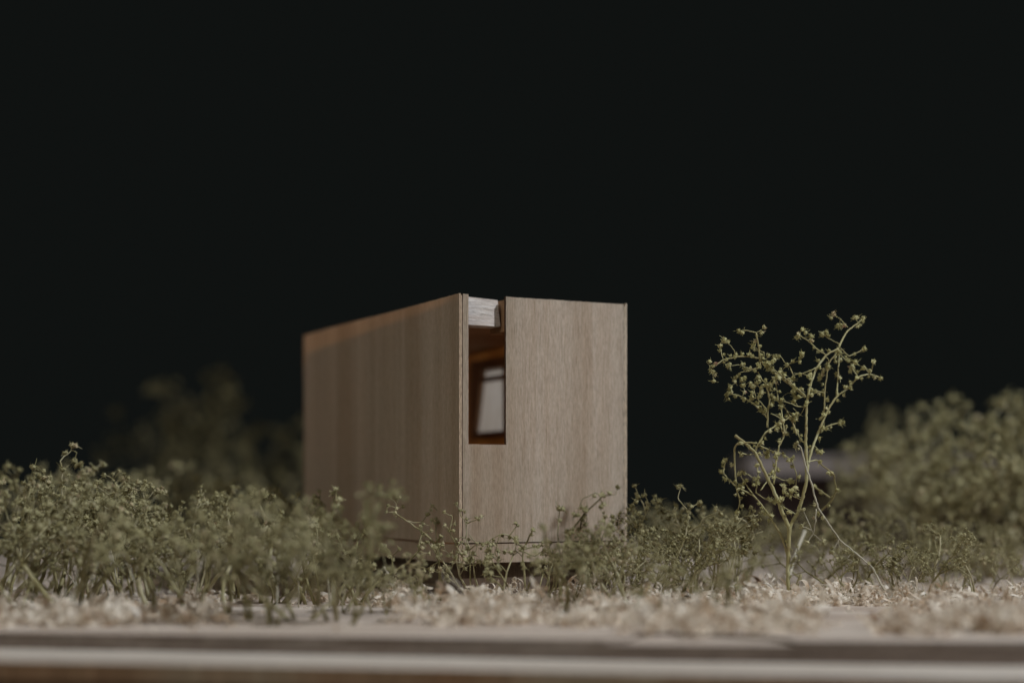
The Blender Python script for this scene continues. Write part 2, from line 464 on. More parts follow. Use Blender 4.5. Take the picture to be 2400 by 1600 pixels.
# the window in the far long wall
w0, w1, wz0, wz1 = WIN
mb = MB()
iu = HW - 0.82
mb.box(iu - 1.6, iu, w0 - 2.2, w0 + 0.1, wz0 - 2.0, wz1 + 2.6)
mb.add([(iu-1.6, w1+0.2, wz0-2.0), (iu, w1+0.2, wz0-2.0), (iu, w1+2.6, wz0-2.0), (iu-1.6, w1+2.6, wz0-2.0),
        (iu-1.6, w1-6.0, wz1+2.6), (iu, w1-6.0, wz1+2.6), (iu, w1+2.6, wz1+2.6), (iu-1.6, w1+2.6, wz1+2.6)],
       [(0,3,2,1),(4,5,6,7),(0,1,5,4),(1,2,6,5),(2,3,7,6),(3,0,4,7)])
mb.box(iu - 1.6, iu, w0 + 0.1, w1 - 6.1, wz1 - 0.1, wz1 + 2.6)
mb.box(iu - 1.6, iu, w0 + 0.1, w1 - 0.1, wz0 - 2.0, wz0 + 0.1)
win = mb.build('window_frame', [M['frame']], house)
mb = MB(); mb.box(iu - 0.9, iu - 0.2, w0, w1, 57.7, 59.2); mb.build('mullion', [M['frame']], win)
mb = MB(); mb.box(iu - 0.9, iu - 0.2, w0 + 2.2, w0 + 3.0, wz0, wz1); mb.build('mullion', [M['frame']], win)
mb = MB(); mb.box(iu + 0.05, iu + 0.25, w0 + 0.05, w1 - 0.05, wz0 + 0.05, wz1 - 0.05); mb.build('paper_pane', [M['paper']], win)
# ------------------------------------------------------------------ timber platform behind on the right
pf = empty('timber_platform', (170, 715, 0))
tag(pf, 'blurred grey timber platform far behind the slender tree', 'platform')
mb = MB(); mb.box(-62, 125, -16, 40, 33.0, 42.0); mb.build('deck', [M['terrace']], pf)
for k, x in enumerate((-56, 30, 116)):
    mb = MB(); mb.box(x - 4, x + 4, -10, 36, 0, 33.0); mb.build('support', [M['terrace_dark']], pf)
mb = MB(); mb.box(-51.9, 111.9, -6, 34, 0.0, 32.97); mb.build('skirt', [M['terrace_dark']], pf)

# ------------------------------------------------------------------ pods and sprigs
def ico(sub):
    t = (1 + 5 ** 0.5) / 2
    v = [(-1,t,0),(1,t,0),(-1,-t,0),(1,-t,0),(0,-1,t),(0,1,t),(0,-1,-t),(0,1,-t),(t,0,-1),(t,0,1),(-t,0,-1),(-t,0,1)]
    f = [(0,11,5),(0,5,1),(0,1,7),(0,7,10),(0,10,11),(1,5,9),(5,11,4),(11,10,2),(10,7,6),(7,1,8),(3,9,4),(3,4,2),(3,2,6),
         (3,6,8),(3,8,9),(4,9,5),(2,4,11),(6,2,10),(8,6,7),(9,8,1)]
    v = [np.array(p) / np.linalg.norm(p) for p in v]
    for _ in range(sub):
        cache = {}; nf = []
        def mid(a, b):
            k = (min(a, b), max(a, b))
            if k not in cache:
                p = v[a] + v[b]; v.append(p / np.linalg.norm(p)); cache[k] = len(v) - 1
            return cache[k]
        for a, b, c in f:
            ab, bc, ca = mid(a, b), mid(b, c), mid(c, a)
            nf += [(a, ab, ca), (b, bc, ab), (c, ca, bc), (ab, bc, ca)]
        f = nf
    return np.array(v), f

def pod_template(seed, sub=1, flare=True):
    """small dried flower head, unit radius, opening towards +z"""
    rng = random.Random(seed)
    v, f = ico(sub)
    v = v.copy()
    nl = rng.choice((5, 6, 7))
    for i in range(len(v)):
        x, y, z = v[i]
        a = math.atan2(y, x)
        k = 0.78 + 0.20 * abs(math.cos(a * nl / 2)) * (1 - z * z) + rng.uniform(-0.16, 0.12)
        if z > 0.6: k *= 0.72
        v[i] = (x * k, y * k, z * k * 0.92)
    verts = [tuple(p) for p in v]; faces = list(f)
    if flare:
        for j in range(nl):
            a = 2 * math.pi * (j + rng.uniform(-0.25, 0.25)) / nl
            w = rng.uniform(0.30, 0.5); ln = rng.uniform(0.95, 1.3)
            c, s = math.cos(a), math.sin(a)
            def P(r, t, z): return (c * r - s * t, s * r + c * t, z)
            b = len(verts)
            z1 = rng.uniform(0.35, 0.95)
            verts += [P(0.55, -w/2, 0.15), P(0.55, w/2, 0.15), P(0.92, w/2.2, 0.5), P(0.92, -w/2.2, 0.5), P(ln, 0, z1)]
            faces += [(b, b+1, b+2, b+3), (b+3, b+2, b+4)]
    for _ in range(rng.choice((1, 2, 2, 3))):        # dry whiskers
        d = np.array((rng.gauss(0, 1), rng.gauss(0, 1), rng.gauss(0.3, 0.8))); d /= np.linalg.norm(d)
        s_ = np.cross(d, (0.2, 0.5, 0.8)); s_ /= np.linalg.norm(s_); t_ = np.cross(d, s_)
        ln = rng.uniform(1.6, 2.7); b = len(verts)
        bend = s_ * rng.uniform(-0.6, 0.6)
        for q, w in ((d * 0.6, 0.14), (d * ln * 0.65 + bend * 0.3, 0.10), (d * ln + bend, 0.04)):
            for k in range(3):
                a = 2.094 * k
                verts.append(tuple(q + w * (math.cos(a) * s_ + math.sin(a) * t_)))
        for r_ in range(2):
            for k in range(3):
                faces.append((b + 3*r_ + k, b + 3*r_ + (k+1) % 3, b + 3*r_ + 3 + (k+1) % 3, b + 3*r_ + 3 + k))
    return np.array(verts), faces
PODS = [pod_template(40 + k) for k in range(6)]
POD_LO = [pod_template(60 + k, 0) for k in range(6)]

def rot_to(d, rng):
    d = np.asarray(d, float); d = d / (np.linalg.norm(d) + 1e-9)
    a = np.array((rng.gauss(0, 1), rng.gauss(0, 1), rng.gauss(0, 1)))
    s = np.cross(d, a); s /= (np.linalg.norm(s) + 1e-9); t = np.cross(d, s)
    return np.stack((s, t, d), axis=1)

def add_pod(mb, p, d, r, rng, temps):
    v, f = rng.choice(temps)
    Rm = rot_to(d, rng)
    mb.add((v * r) @ Rm.T + np.asarray(p), f)

def unit(v): return v / (np.linalg.norm(v) + 1e-9)
def perturb(d, ang, rng):
    a = np.array((rng.gauss(0, 1), rng.gauss(0, 1), rng.gauss(0, 1)))
    s = unit(np.cross(d, a))
    return unit(d * math.cos(ang) + s * math.sin(ang))

def gen_sprig(seed, H, spread=1.0, density=1.0, temps=None, podr=0.62, r0=0.5, lean=0.26):
    """returns stem MB, pod MB for a dried sprig of height about H mm, foot at the origin"""
    rng = random.Random(seed)
    temps = temps or POD_LO
    st, pd = MB(), MB()
    def branch(p, d, L, r, level):
        nseg = max(2, int(L / 3.2))
        pts = [p]; rad = [r]; dd = d
        nodes = []
        for i in range(nseg):
            dd = perturb(dd, rng.uniform(0.08, 0.42), rng)
            dd = unit(dd + np.array((0, 0, 0.10 if level else 0.05)))
            p = p + dd * (L / nseg)
            pts.append(p); rad.append(max(r * (1 - 0.55 * (i + 1) / nseg), 0.09))
            nodes.append((p, dd, rad[-1], (i + 1) / nseg))
        st.tube(pts, rad, 5 if level < 2 else 4)
        for (q, qd, qr, t) in nodes:
            if level == 0 and t < 0.36: continue
            if level < 3:
                nb = 1 if rng.random() < (0.95 if level < 2 else 0.7) * density else 0
                if level == 0 and rng.random() < 0.5 * density: nb += 1
                for _ in range(nb):
                    bl = L * rng.uniform(0.30, 0.52) * (1.15 - 0.45 * t) * (spread if level == 0 else 1)
                    if bl < 1.5: continue
                    branch(q, perturb(qd, rng.uniform(0.55, 1.1), rng), bl, qr * 0.72, level + 1)
            if level >= 1 and rng.random() < 0.55 * density:
                add_pod(pd, q + unit(np.array((rng.gauss(0,1), rng.gauss(0,1), rng.gauss(0,1)))) * (qr + podr * 0.55), perturb(qd, 0.9, rng), podr * rng.uniform(0.6, 1.05), rng, temps)
        # terminal cluster
        q, qd = pts[-1], dd
        for _ in range(rng.choice((2, 3, 3, 4))):
            e = perturb(qd, rng.uniform(0.3, 1.2), rng)
            l = rng.uniform(0.9, 2.4)
            m_ = q + e * l * 0.55; e2 = perturb(e, 0.4, rng); tip = m_ + e2 * l * 0.5
            st.tube([q, m_, tip], [rad[-1] * 0.8, 0.11, 0.10], 4)
            add_pod(pd, tip, e2, podr * rng.uniform(0.7, 1.2), rng, temps)
    for q in range(rng.choice((1, 2, 2, 3))):
        d0 = unit(np.array((rng.gauss(0, lean), rng.gauss(0, lean), 1.0)))
        branch(np.array((rng.gauss(0, 0.9) * (q > 0), rng.gauss(0, 0.9) * (q > 0), -0.3)), d0, H * rng.uniform(0.55, 0.85), r0 * rng.uniform(0.75, 1.1), 0)
    # normalise the height
    zmax = max(p[2] for p in (pd.v or st.v))
    k = H / zmax
    for mb_ in (st, pd):
        mb_.v = [(x * k, y * k, z * k) for x, y, z in mb_.v]
    return st, pd

VARIANTS = []
for k in range(16):
    st, pd = gen_sprig(100 + k, 28.0 if k < 10 else 17.0, spread=0.9 + 0.3 * (k % 3), density=0.50 + 0.12 * (k % 3), podr=0.60,
                       r0=0.50 if k < 10 else 0.38)
    mes = []
    for nm, mb_, mt in (('stem', st, M['stem']), ('seed_heads', pd, M['pod'])):
        me = bpy.data.meshes.new(nm)
        me.from_pydata((np.array(mb_.v) * S).tolist(), [], mb_.f); me.materials.append(mt)
        if nm == 'stem': me.polygons.foreach_set('use_smooth', np.ones(len(me.polygons), dtype=bool))
        me.update(); mes.append(me)
    VARIANTS.append((mes, 28.0 if k < 10 else 17.0))

def place_sprig(name, var, x, y, height, rz, label, cat, group, tilt=(0, 0), wide=1.0):
    mes, h0 = VARIANTS[var]
    root = empty(name, (x, y, 0), 0)
    root.rotation_euler = (tilt[0], tilt[1], rz)
    s = height / h0
    root.scale = (s * wide, s * wide, s)
    for me, nm in zip(mes, ('stem', 'seed_heads')):
        o = bpy.data.objects.new(nm, me); col.objects.link(o); o.parent = root
        if nm == 'seed_heads': o['kind'] = 'stuff'
    tag(root, label, cat, group)
    return root

HOUSE_POLY_PAD = 2.5
def in_house(x, y):
    q = np.array((x - CX, y - CY)); u = q @ U; v = q @ V
    return -HOUSE_POLY_PAD < u < HW + HOUSE_POLY_PAD and -HOUSE_POLY_PAD < v < HL + HOUSE_POLY_PAD

def row(seed, n, px0, px1, Y0, Y1, top0, top1, text, group, variants, scale_jit=0.12, name='dried_sprig', cat='sprig', wide=1.0, topf=None):
    """a row of sprigs: photo columns px0..px1, distance Y0..Y1 mm, tops at photo rows top0..top1"""
    rng = random.Random(seed)
    items = []
    tries = 0
    while len(items) < n and tries < n * 30:
        tries += 1
        k = len(items)
        px = px0 + (px1 - px0) * (k + rng.uniform(0.1, 0.9)) / n
        Y = rng.uniform(Y0, Y1); X = (px - 1200) / F * Y
        if in_house(X, Y): 
            continue
        top = topf(px) + rng.uniform(-18, 18) if topf else rng.uniform(top0, top1)
        H = CAMZ + (HZ - top) / F * Y
        items.append((X, Y, max(H, 7.0), rng.uniform(0, 6.28), rng.choice(variants), (rng.gauss(0, 0.06), rng.gauss(0, 0.06))))
    items.sort(key=lambda t: t[0] / t[1])
    for i, (X, Y, H, rz, var, tl) in enumerate(items):
        place_sprig(name, var, X, Y, H, rz, '%s, %s from the left' % (text, ORD[i]), cat, group, tl, wide)

BIG = list(range(10)); SMALL = list(range(10, 16))
lf = lambda px: np.interp(px, [0, 160, 300, 420, 560, 720], [1098, 1085, 1118, 1140, 1150, 1135])
row(1, 12, -70, 690, 350, 374, 0, 0, 'olive dried sprig in the middle row of the left bank', 'left bank of sprigs', BIG, topf=lf)
row(2, 12, -60, 700, 376, 405, 0, 0, 'olive dried sprig in the rear row of the left bank', 'left bank of sprigs', BIG, topf=lambda p: lf(p) - 2)
row(3, 11, -60, 560, 318, 345, 0, 0, 'olive dried sprig in the front row of the left bank', 'left bank of sprigs', BIG, topf=lambda p: lf(p) + 40)
row(4, 12, 20, 700, 425, 490, 1075, 1140, 'soft blurred sprig behind the left bank', 'sprigs behind the left bank', BIG)
row(5, 7, 555, 850, 292, 318, 1105, 1185, 'pale green blurred sprig in front of the shaded house wall', 'sprigs before the shaded wall', BIG)
row(6, 5, 760, 1060, 312, 336, 1290, 1340, 'low blurred sprig before the house corner', 'sprigs before the house corner', SMALL)
row(7, 6, 620, 880, 352, 372, 1200, 1280, 'olive sprig beside the foot of the shaded wall', 'sprigs at the shaded wall foot', SMALL + BIG[:3])
row(8, 9, 1110, 1470, 348, 358, 1250, 1315, 'small sprig at the foot of the sunlit front panel', 'sprigs at the front panel foot', SMALL)
row(9, 7, 1310, 1500, 322, 345, 1195, 1285, 'olive blurred sprig before the right half of the front panel', 'sprigs before the front panel', BIG)
row(10, 13, 1465, 1730, 352, 398, 1160, 1260, 'olive sprig between the house and the slender tree', 'sprigs between house and tree', BIG)
row(11, 7, 1470, 1760, 300, 330, 1285, 1370, 'low green blurred sprig before the gap between house and tree', 'low sprigs right of the house', SMALL)
row(12, 13, 1890, 2340, 362, 392, 1190, 1280, 'olive sprig right of the slender tree in the front row', 'sprigs right of the tree', BIG)
row(13, 12, 1940, 2440, 400, 445, 1180, 1240, 'soft olive sprig right of the slender tree in the rear row', 'sprigs right of the tree', BIG)
row(14, 14, 1480, 1960, 430, 540, 1162, 1205, 'dim blurred sprig behind the gap between house and tree', 'sprigs behind house and tree', BIG)
rf = lambda px: np.interp(px, [2110, 2160, 2220, 2280, 2340, 2420], [1080, 1010, 970, 940, 905, 920])
row(15, 14, 2125, 2490, 455, 520, 0, 0, 'tall blurred bush at the right edge behind the sprigs', 'tall bushes at right', BIG, topf=rf, name='dried_bush', cat='bush')
row(16, 3, 2050, 2160, 600, 640, 935, 965, 'very blurred brown bush behind the tall bushes', 'far bushes', BIG, name='dried_bush', cat='bush', wide=0.55)
row(17, 5, 370, 700, 690, 770, 835, 950, 'dark blurred bush far behind the left bank', 'dark far bushes', BIG, name='dried_bush', cat='bush')

# ------------------------------------------------------------------ the slender tree (traced, then given depth)
def A(x, y): return (1640 + x * 0.1913, 720 + y * 0.1913)
def B(x, y): return (1640 + x * 0.2743, 1000 + y * 0.2743)
def C(x, y): return (900 + x * 0.1722, 1150 + y * 0.1722)
def poly(fn, pts): return [fn(*p) for p in pts]

class Traced:
    def __init__(self, Y0, seed):
        self.Y0 = Y0; self.rng = random.Random(seed); self.px = []; self.dep = []
        self.st = MB(); self.ends = []; self.nodes = []
    def depth_at(self, p):
        if not self.px: return 0.0
        P_ = np.array(self.px); d = ((P_ - np.array(p)) ** 2).sum(1)
        i = int(d.argmin())
        return self.dep[i] if d[i] < 60 ** 2 else 0.0
    def add(self, pts, r0, r1, dend=None, spread=6.0, sides=6, end=True, wob=0.45):
        """pts in photo pixels, r in photo pixels"""
        rng = self.rng
        d0 = self.depth_at(pts[0])
        d1 = d0 + rng.uniform(-spread, spread) if dend is None else dend
        # resample finely
        P_ = np.array(pts, float); seg = np.sqrt(((P_[1:] - P_[:-1]) ** 2).sum(1)); cum = np.concatenate(([0], seg.cumsum()))
        n = max(len(pts), int(cum[-1] / 7) + 2)
        t = np.linspace(0, cum[-1], n)
        x = np.interp(t, cum, P_[:, 0]); y = np.interp(t, cum, P_[:, 1])
        if n > 6 and r0 > 2.5:       # soften the kinks of the limbs a little
            for _ in range(1):
                x[1:-1] = 0.25 * x[:-2] + 0.5 * x[1:-1] + 0.25 * x[2:]; y[1:-1] = 0.25 * y[:-2] + 0.5 * y[1:-1] + 0.25 * y[2:]
        x[1:-1] += [rng.gauss(0, wob) for _ in range(n - 2)]; y[1:-1] += [rng.gauss(0, wob) for _ in range(n - 2)]
        f = t / cum[-1]
        dd = d0 + (d1 - d0) * f
        pts3, rad = [], []
        for i in range(n):
            Y = self.Y0 + dd[i]
            pts3.append(PX(x[i], y[i], Y)); rad.append((r0 + (r1 - r0) * f[i]) * (1 + rng.uniform(-0.10, 0.12)) * Y / F)
            self.px.append((x[i], y[i])); self.dep.append(dd[i])
        self.st.tube(pts3, rad, sides)
        dirn = unit(pts3[-1] - pts3[-2])
        if end: self.ends.append((pts3[-1], dirn))
        self.cands = getattr(self, 'cands', [])
        for i in range(2, n - 1):
            self.cands.append((pts3[i], rad[i], unit(pts3[i+1] - pts3[i-1])))
        return pts3

def make_pod_meshes(name, mat, k, sub=1):
    out = []
    for i in range(k):
        v, f = pod_template(200 + i, sub)
        me = bpy.data.meshes.new(name)
        me.from_pydata((v * S).tolist(), [], f); me.materials.append(mat); me.update(); out.append(me)
    return out
TREE_POD_MESHES = make_pod_meshes('bud', M['tree_pod'], 7)

tree_Y = ground_Y(1411)
T = Traced(tree_Y, 77)
T.add(poly(B, [(768,1500),(756,1330),(752,1200),(758,1080),(760,980),(768,855)]), 4.6, 4.8, 0, end=False)
T.add(poly(B, [(768,870),(700,720),(640,560),(560,400),(480,230),(466,205)]), 4.6, 3.4, -2, end=False)
T.add(poly(B, [(466,210),(400,150),(345,105),(303,72)]), 3.6, 3.0, -4, end=False)
T.add(poly(B, [(470,215),(500,150),(545,70),(600,20),(690,-30)]), 2.6, 2.4, -1, end=False)
T.add(poly(B, [(768,870),(795,800),(840,730),(880,600),(915,450),(912,250),(905,120),(910,0)]), 4.4, 3.4, 0, end=False)
T.add(poly(A, [(1305,1464),(1310,1250),(1322,1080),(1365,930),(1420,760),(1540,590),(1700,500)]), 3.2, 2.4, 5, end=False)
T.add(poly(A, [(1700,500),(1745,400),(1805,290),(1950,185),(2000,135)]), 2.6, 1.2, 12)
T.add(poly(B, [(915,420),(930,300),(955,200),(1000,80),(1045,-20)]), 3.2, 3.0, 6, end=False)
T.add(poly(A, [(1440,1568),(1530,1340),(1600,1200),(1680,1090),(1830,980),(1940,850),(2080,815),(2215,870)]), 3.0, 1.8, 10)
T.add(poly(A, [(1525,1310),(1530,1040),(1560,780),(1600,650),(1700,530)]), 2.0, 1.5, 9)
T.add(poly(A, [(1680,1085),(1690,900),(1700,720),(1712,560)]), 1.9, 1.5, 12)
T.add(poly(A, [(1525,1045),(1450,1030),(1365,1012)]), 1.4, 1.2, None, 3)
T.add(poly(A, [(1935,850),(1900,790),(1865,735)]), 1.7, 1.2)
T.add(poly(A, [(2080,815),(2105,780),(2115,720),(2130,665)]), 1.4, 1.0)
T.add(poly(A, [(2085,800),(2050,765),(2010,745)]), 1.3, 1.0)
T.add(poly(A, [(1470,1530),(1560,1450),(1640,1430),(1725,1408)]), 1.7, 1.3, 14)
T.add(poly(A, [(1295,1100),(1130,960),(970,840),(820,740),(740,640),(725,520),(697,350),(690,310)]), 2.9, 1.8, -3, end=False)
T.add(poly(A, [(1290,1075),(1120,930),(960,800),(815,690)]), 1.9, 1.3, -3)
T.add(poly(A, [(690,310),(640,300),(560,280),(480,292)]), 1.3, 0.9, None, 2)
T.add(poly(A, [(545,280),(547,245)]), 0.7, 0.4, None, 1, end=False)
T.add(poly(A, [(690,310),(740,285),(790,245)]), 1.2, 0.9, None, 2)
T.add(poly(A, [(735,625),(600,605),(440,605),(290,640),(160,745),(165,850),(175,905)]), 2.2, 1.0, -4)
T.add(poly(A, [(160,745),(115,715),(95,670),(80,672)]), 0.9, 0.6, None, 2, end=False)
T.add(poly(A, [(288,640),(265,550),(252,475)]), 1.1, 0.9, None, 2)
T.add(poly(A, [(440,600),(430,545),(385,475),(345,445),(300,400)]), 1.2, 0.8, None, 2)
T.add(poly(A, [(790,610),(792,550),(745,540),(690,500),(650,478)]), 1.1, 0.8, None, 2)
T.add(poly(A, [(795,650),(840,655),(890,668)]), 1.0, 0.8, None, 2)
T.add(poly(A, [(740,640),(740,720),(690,770),(560,730),(470,700),(400,715),(365,702)]), 1.5, 0.7, None, 4)
T.add(poly(A, [(700,745),(600,780),(480,800),(465,860),(430,910)]), 1.4, 0.8, None, 4)
T.add(poly(A, [(470,860),(510,850),(550,868)]), 0.9, 0.6, None, 2)
T.add(poly(A, [(715,790),(760,880),(810,930),(865,965)]), 1.4, 1.0, None, 4)
T.add(poly(A, [(830,1470),(830,1340),(835,1250),(862,1150),(830,1000),(815,950)]), 2.6, 2.0, -3)
T.add(poly(A, [(810,950),(735,985),(700,945),(625,940)]), 1.3, 0.8, None, 3)
T.add(poly(A, [(735,985),(735,1030),(745,1065)]), 0.9, 0.7, None, 2)
T.add(poly(A, [(835,985),(900,910),(950,855)]), 1.5, 1.2, None, 3)
T.add(poly(A, [(1145,830),(1100,715),(1045,680),(985,590),(930,575),(840,590)]), 1.4, 0.7, 6)
T.add(poly(A, [(1085,690),(1150,680),(1205,655),(1235,620),(1250,570)]), 1.1, 0.6, None, 2)
T.add(poly(A, [(1080,710),(1030,750),(1000,795)]), 1.1, 0.9, None, 2)
T.add(poly(A, [(1420,740),(1330,785),(1240,812),(1140,832),(1110,890)]), 1.7, 1.0, 3)
T.add(poly(A, [(1265,815),(1330,842)]), 1.0, 0.8, None, 2)
T.add(poly(A, [(1540,580),(1430,510),(1340,420),(1235,350),(1205,335)]), 1.8, 1.1, 8)
T.add(poly(A, [(1325,410),(1350,385),(1368,355)]), 1.1, 0.9, None, 2)
T.add(poly(A, [(1205,335),(1235,300),(1260,272)]), 0.9, 0.7, None, 2)
T.add(poly(A, [(1715,455),(1620,400),(1560,370),(1505,332)]), 1.3, 0.9, 13)
T.add(poly(A, [(1812,245),(1735,155),(1640,85)]), 1.2, 0.8, 14)
T.add(poly(A, [(1722,150),(1715,190),(1700,228)]), 0.8, 0.6, None, 2)
T.add(poly(A, [(1945,188),(1915,150),(1888,125)]), 0.9, 0.7, None, 2)
T.add(poly(A, [(1725,500),(1830,600),(1920,560),(2012,512)]), 1.3, 0.9, 14)
T.add(poly(A, [(1720,570),(1780,640),(1850,690),(1912,675)]), 1.2, 0.9, 10)
T.add(poly(A, [(1540,600),(1585,640),(1500,860),(1470,870)]), 1.1, 0.8, 10)
T.add(poly(A, [(825,1350),(690,1200),(510,1090),(390,1060),(330,1080)]), 2.4, 1.4, 4)
T.add(poly(A, [(385,1055),(392,1010),(378,975)]), 1.0, 0.8, None, 2)
T.add(poly(A, [(525,1085),(555,1030),(530,960)]), 1.0, 0.8, None, 2)
T.add(poly(A, [(835,1265),(760,1180),(700,1110),(640,1112)]), 1.5, 0.9, None, 3)
T.add(poly(A, [(690,1100),(670,1040),(655,975)]), 1.0, 0.8, None, 2)
T.add(poly(A, [(1290,1215),(1200,1215),(1080,1160),(990,1150),(905,1110)]), 1.5, 0.8, 0)
T.add(poly(A, [(1200,1215),(1175,1160),(1180,1105)]), 0.9, 0.7, None, 2)
T.add(poly(A, [(1145,1235),(1190,1275),(1195,1300)]), 0.8, 0.6, None, 2)
T.add(poly(A, [(1050,1150),(1010,1090),(1090,1050),(1150,1050)]), 0.9, 0.5, None, 3)
T.add(poly(B, [(720,80),(700,20),(680,-60)]), 2.0, 1.6, 3, end=False)
T.add(poly(A, [(1040,1560),(1020,1400),(1000,1250),(960,1150),(940,980),(920,870)]), 1.9, 1.2, 4)
T.add(poly(A, [(1190,1560),(1130,1380),(1060,1250),(1000,1190)]), 2.3, 1.4, 5)
T.add(poly(A, [(920,1510),(1050,1380),(1100,1340),(1165,1375)]), 1.6, 1.0, 2)
T.add(poly(A, [(1285,1220),(1245,1300),(1180,1362)]), 1.1, 0.9, None, 3)
T.add(poly(A, [(870,1300),(950,1330),(1020,1390)]), 1.1, 0.9, None, 3)
# lower half
T.add(poly(B, [(632,490),(650,330),(680,160),(718,85),(742,0)]), 2.4, 1.9, 2, end=False)
T.add(poly(B, [(330,140),(300,165),(295,210),(302,400),(312,520),(345,640),(325,725)]), 2.6, 1.3, 3)
T.add(poly(B, [(315,150),(400,135),(490,138)]), 2.2, 2.0, None, 2, end=False)
T.add(poly(B, [(752,1110),(735,1040),(690,910),(580,740),(470,590),(330,520),(270,470),(200,400),(215,330),(220,280)]), 3.2, 1.4, 7)
T.add(poly(B, [(465,590),(400,500),(340,400)]), 1.8, 1.2, 8)
T.add(poly(B, [(480,560),(500,420),(490,330)]), 1.5, 1.1, 9)
T.add(poly(B, [(330,215),(420,240),(500,225),(575,250)]), 1.7, 1.0, 5)
T.add(poly(B, [(325,390),(400,400),(460,440),(490,480)]), 1.4, 1.0, 9)
T.add(poly(B, [(505,155),(600,200),(700,225),(780,280)]), 1.8, 1.2, 6)
T.add(poly(B, [(480,560),(560,620),(640,640)]), 1.6, 1.0, 10)
T.add(poly(B, [(520,540),(600,430),(640,330)]), 1.5, 1.0, 11)
T.add(poly(B, [(870,620),(790,590),(735,545),(712,500)]), 1.2, 0.7, -3)
T.add(poly(B, [(790,590),(785,545)]), 0.8, 0.6, None, 1)
T.add(poly(B, [(835,752),(760,710),(700,670),(702,615)]), 1.2, 0.7, -4)
T.add(poly(B, [(905,140),(860,110),(830,40)]), 2.0, 1.6, 2)
T.add(poly(B, [(920,300),(1000,280),(1060,340),(1150,410),(1165,540),(1130,630),(1010,740)]), 1.4, 2.4, 16)
T.add(poly(B, [(1110,600),(1040,550),(980,510)]), 2.2, 1.8, 17)
T.add(poly(B, [(930,220),(970,150),(1035,215)]), 1.2, 0.9, 6)
T.add(poly(B, [(790,290),(830,420),(820,520)]), 1.3, 1.0, 7)
T.add(poly(B, [(640,420),(700,450),(770,460)]), 1.4, 1.0, 8)
tree = empty('slender_tree', tuple(PX(*B(768, 1500), tree_Y) * np.array((1, 1, 0))))
tag(tree, 'slender branching dried tree with tiny round buds, tallest plant right of the house', 'tree')
tl = tree.location / S
T.st.v = [(x - tl[0], y - tl[1], z - tl[2]) for x, y, z in T.st.v]
T.st.build('trunk', [M['tree_stem']], tree, smooth=True)
def put_buds(T, parent, n_nodes, r, origin, meshes, rng, twin=0.6):
    spots = []
    for p, d in T.ends:
        spots.append((p, d, rng.uniform(0.95, 1.25)))
        if rng.random() < twin:
            d2 = perturb(d, 1.2, rng); spots.append((p - d * 0.6 + d2 * 1.1, d2, rng.uniform(0.7, 1.0)))
    c = [q for q in T.cands if q[1] < 0.30]
    rng.shuffle(c)
    for p, ra, d in c[:n_nodes]:
        s = unit(np.cross(d, np.array((rng.gauss(0,1), rng.gauss(0,1), rng.gauss(0,1)))))
        spots.append((p + s * (ra + 0.45), unit(s + 0.4 * d), rng.uniform(0.6, 1.05)))
    for p, d, k in spots:
        o = bpy.data.objects.new('bud', rng.choice(meshes)); col.objects.link(o); o.parent = parent
        Rm = rot_to(d, rng)
        m4 = Matrix([list(Rm[0]) + [0], list(Rm[1]) + [0], list(Rm[2]) + [0], [0, 0, 0, 1]])
        o.matrix_local = Matrix.Translation((Vector(p) - Vector(origin)) * S) @ m4 @ Matrix.Scale(r * k, 4)
put_buds(T, tree, 265, 0.62, tl, TREE_POD_MESHES, random.Random(8))

def traced_thing(name, label, cat, Y0, seed, strokes, mat, pod=0.62, n_nodes=6, mesh=None, group=None, foot=None):
    t = Traced(Y0, seed)
    for (pts, r0, r1, dend) in strokes: t.add(pts, r0, r1, dend)
    root_p = np.array(t.st.v[0]) if foot is None else np.array(foot)
    org = (root_p[0], root_p[1], 0.0)
    root = empty(name, org)
    tag(root, label, cat, group)
    t.st.v = [(x - org[0], y - org[1], z) for x, y, z in t.st.v]
    t.st.build('stem', [mat], root, smooth=True)
    if pod: put_buds(t, root, n_nodes, pod, org, mesh or SPRIG_POD_MESHES, random.Random(seed + 5))
    return root
SPRIG_POD_MESHES = make_pod_meshes('bud', M['pod'], 6)

def Gp(px, Y):   # a photo point on the board
    return (px, HZ + CAMZ * F / Y + 2)
# bare twig leaning against the tree
traced_thing('leaning_twig', 'pale bare twig leaning on the slender tree trunk from the right', 'twig', tree_Y - 4, 21, [
    (poly(B, [(1640, 1520), (1475, 1200), (1310, 1060), (1190, 960), (1010, 690), (960, 500), (900, 320), (862, 165), (828, 142)]), 2.3, 1.9, 3),
    (poly(B, [(995, 700), (987, 820), (970, 910), (920, 985)]), 1.8, 1.2, 2),
    (poly(B, [(970, 910), (925, 800), (882, 705)]), 1.0, 0.8, 3),
    (poly(B, [(970, 915), (1010, 950), (1060, 980)]), 1.0, 0.8, 1),
    (poly(B, [(955, 880), (900, 855), (870, 850)]), 1.0, 0.7, 1),
    (poly(B, [(1190, 960), (1160, 1010), (1130, 1070)]), 1.0, 0.7, 0),
    (poly(B, [(1180, 970), (1190, 1020), (1240, 1065)]), 0.8, 0.6, 0),
    (poly(B, [(1310, 1060), (1260, 1120), (1320, 1165)]), 1.0, 0.7, -2)], M['dead'], 0.6, 10)
traced_thing('stem_stub', 'short cut stem standing beside the slender tree foot', 'stem', tree_Y - 1, 22, [
    (poly(B, [(790, 1492), (820, 1390), (850, 1300), (866, 1258)]), 3.2, 3.6, 0)], M['stem'], None)
traced_thing('pale_straw', 'pale straight straw leaning behind the slender tree foot', 'straw', tree_Y + 14, 23, [
    (poly(B, [(745, 1400), (800, 1130), (850, 1010), (895, 890)]), 2.6, 4.6, 16)], M['dead'], None)
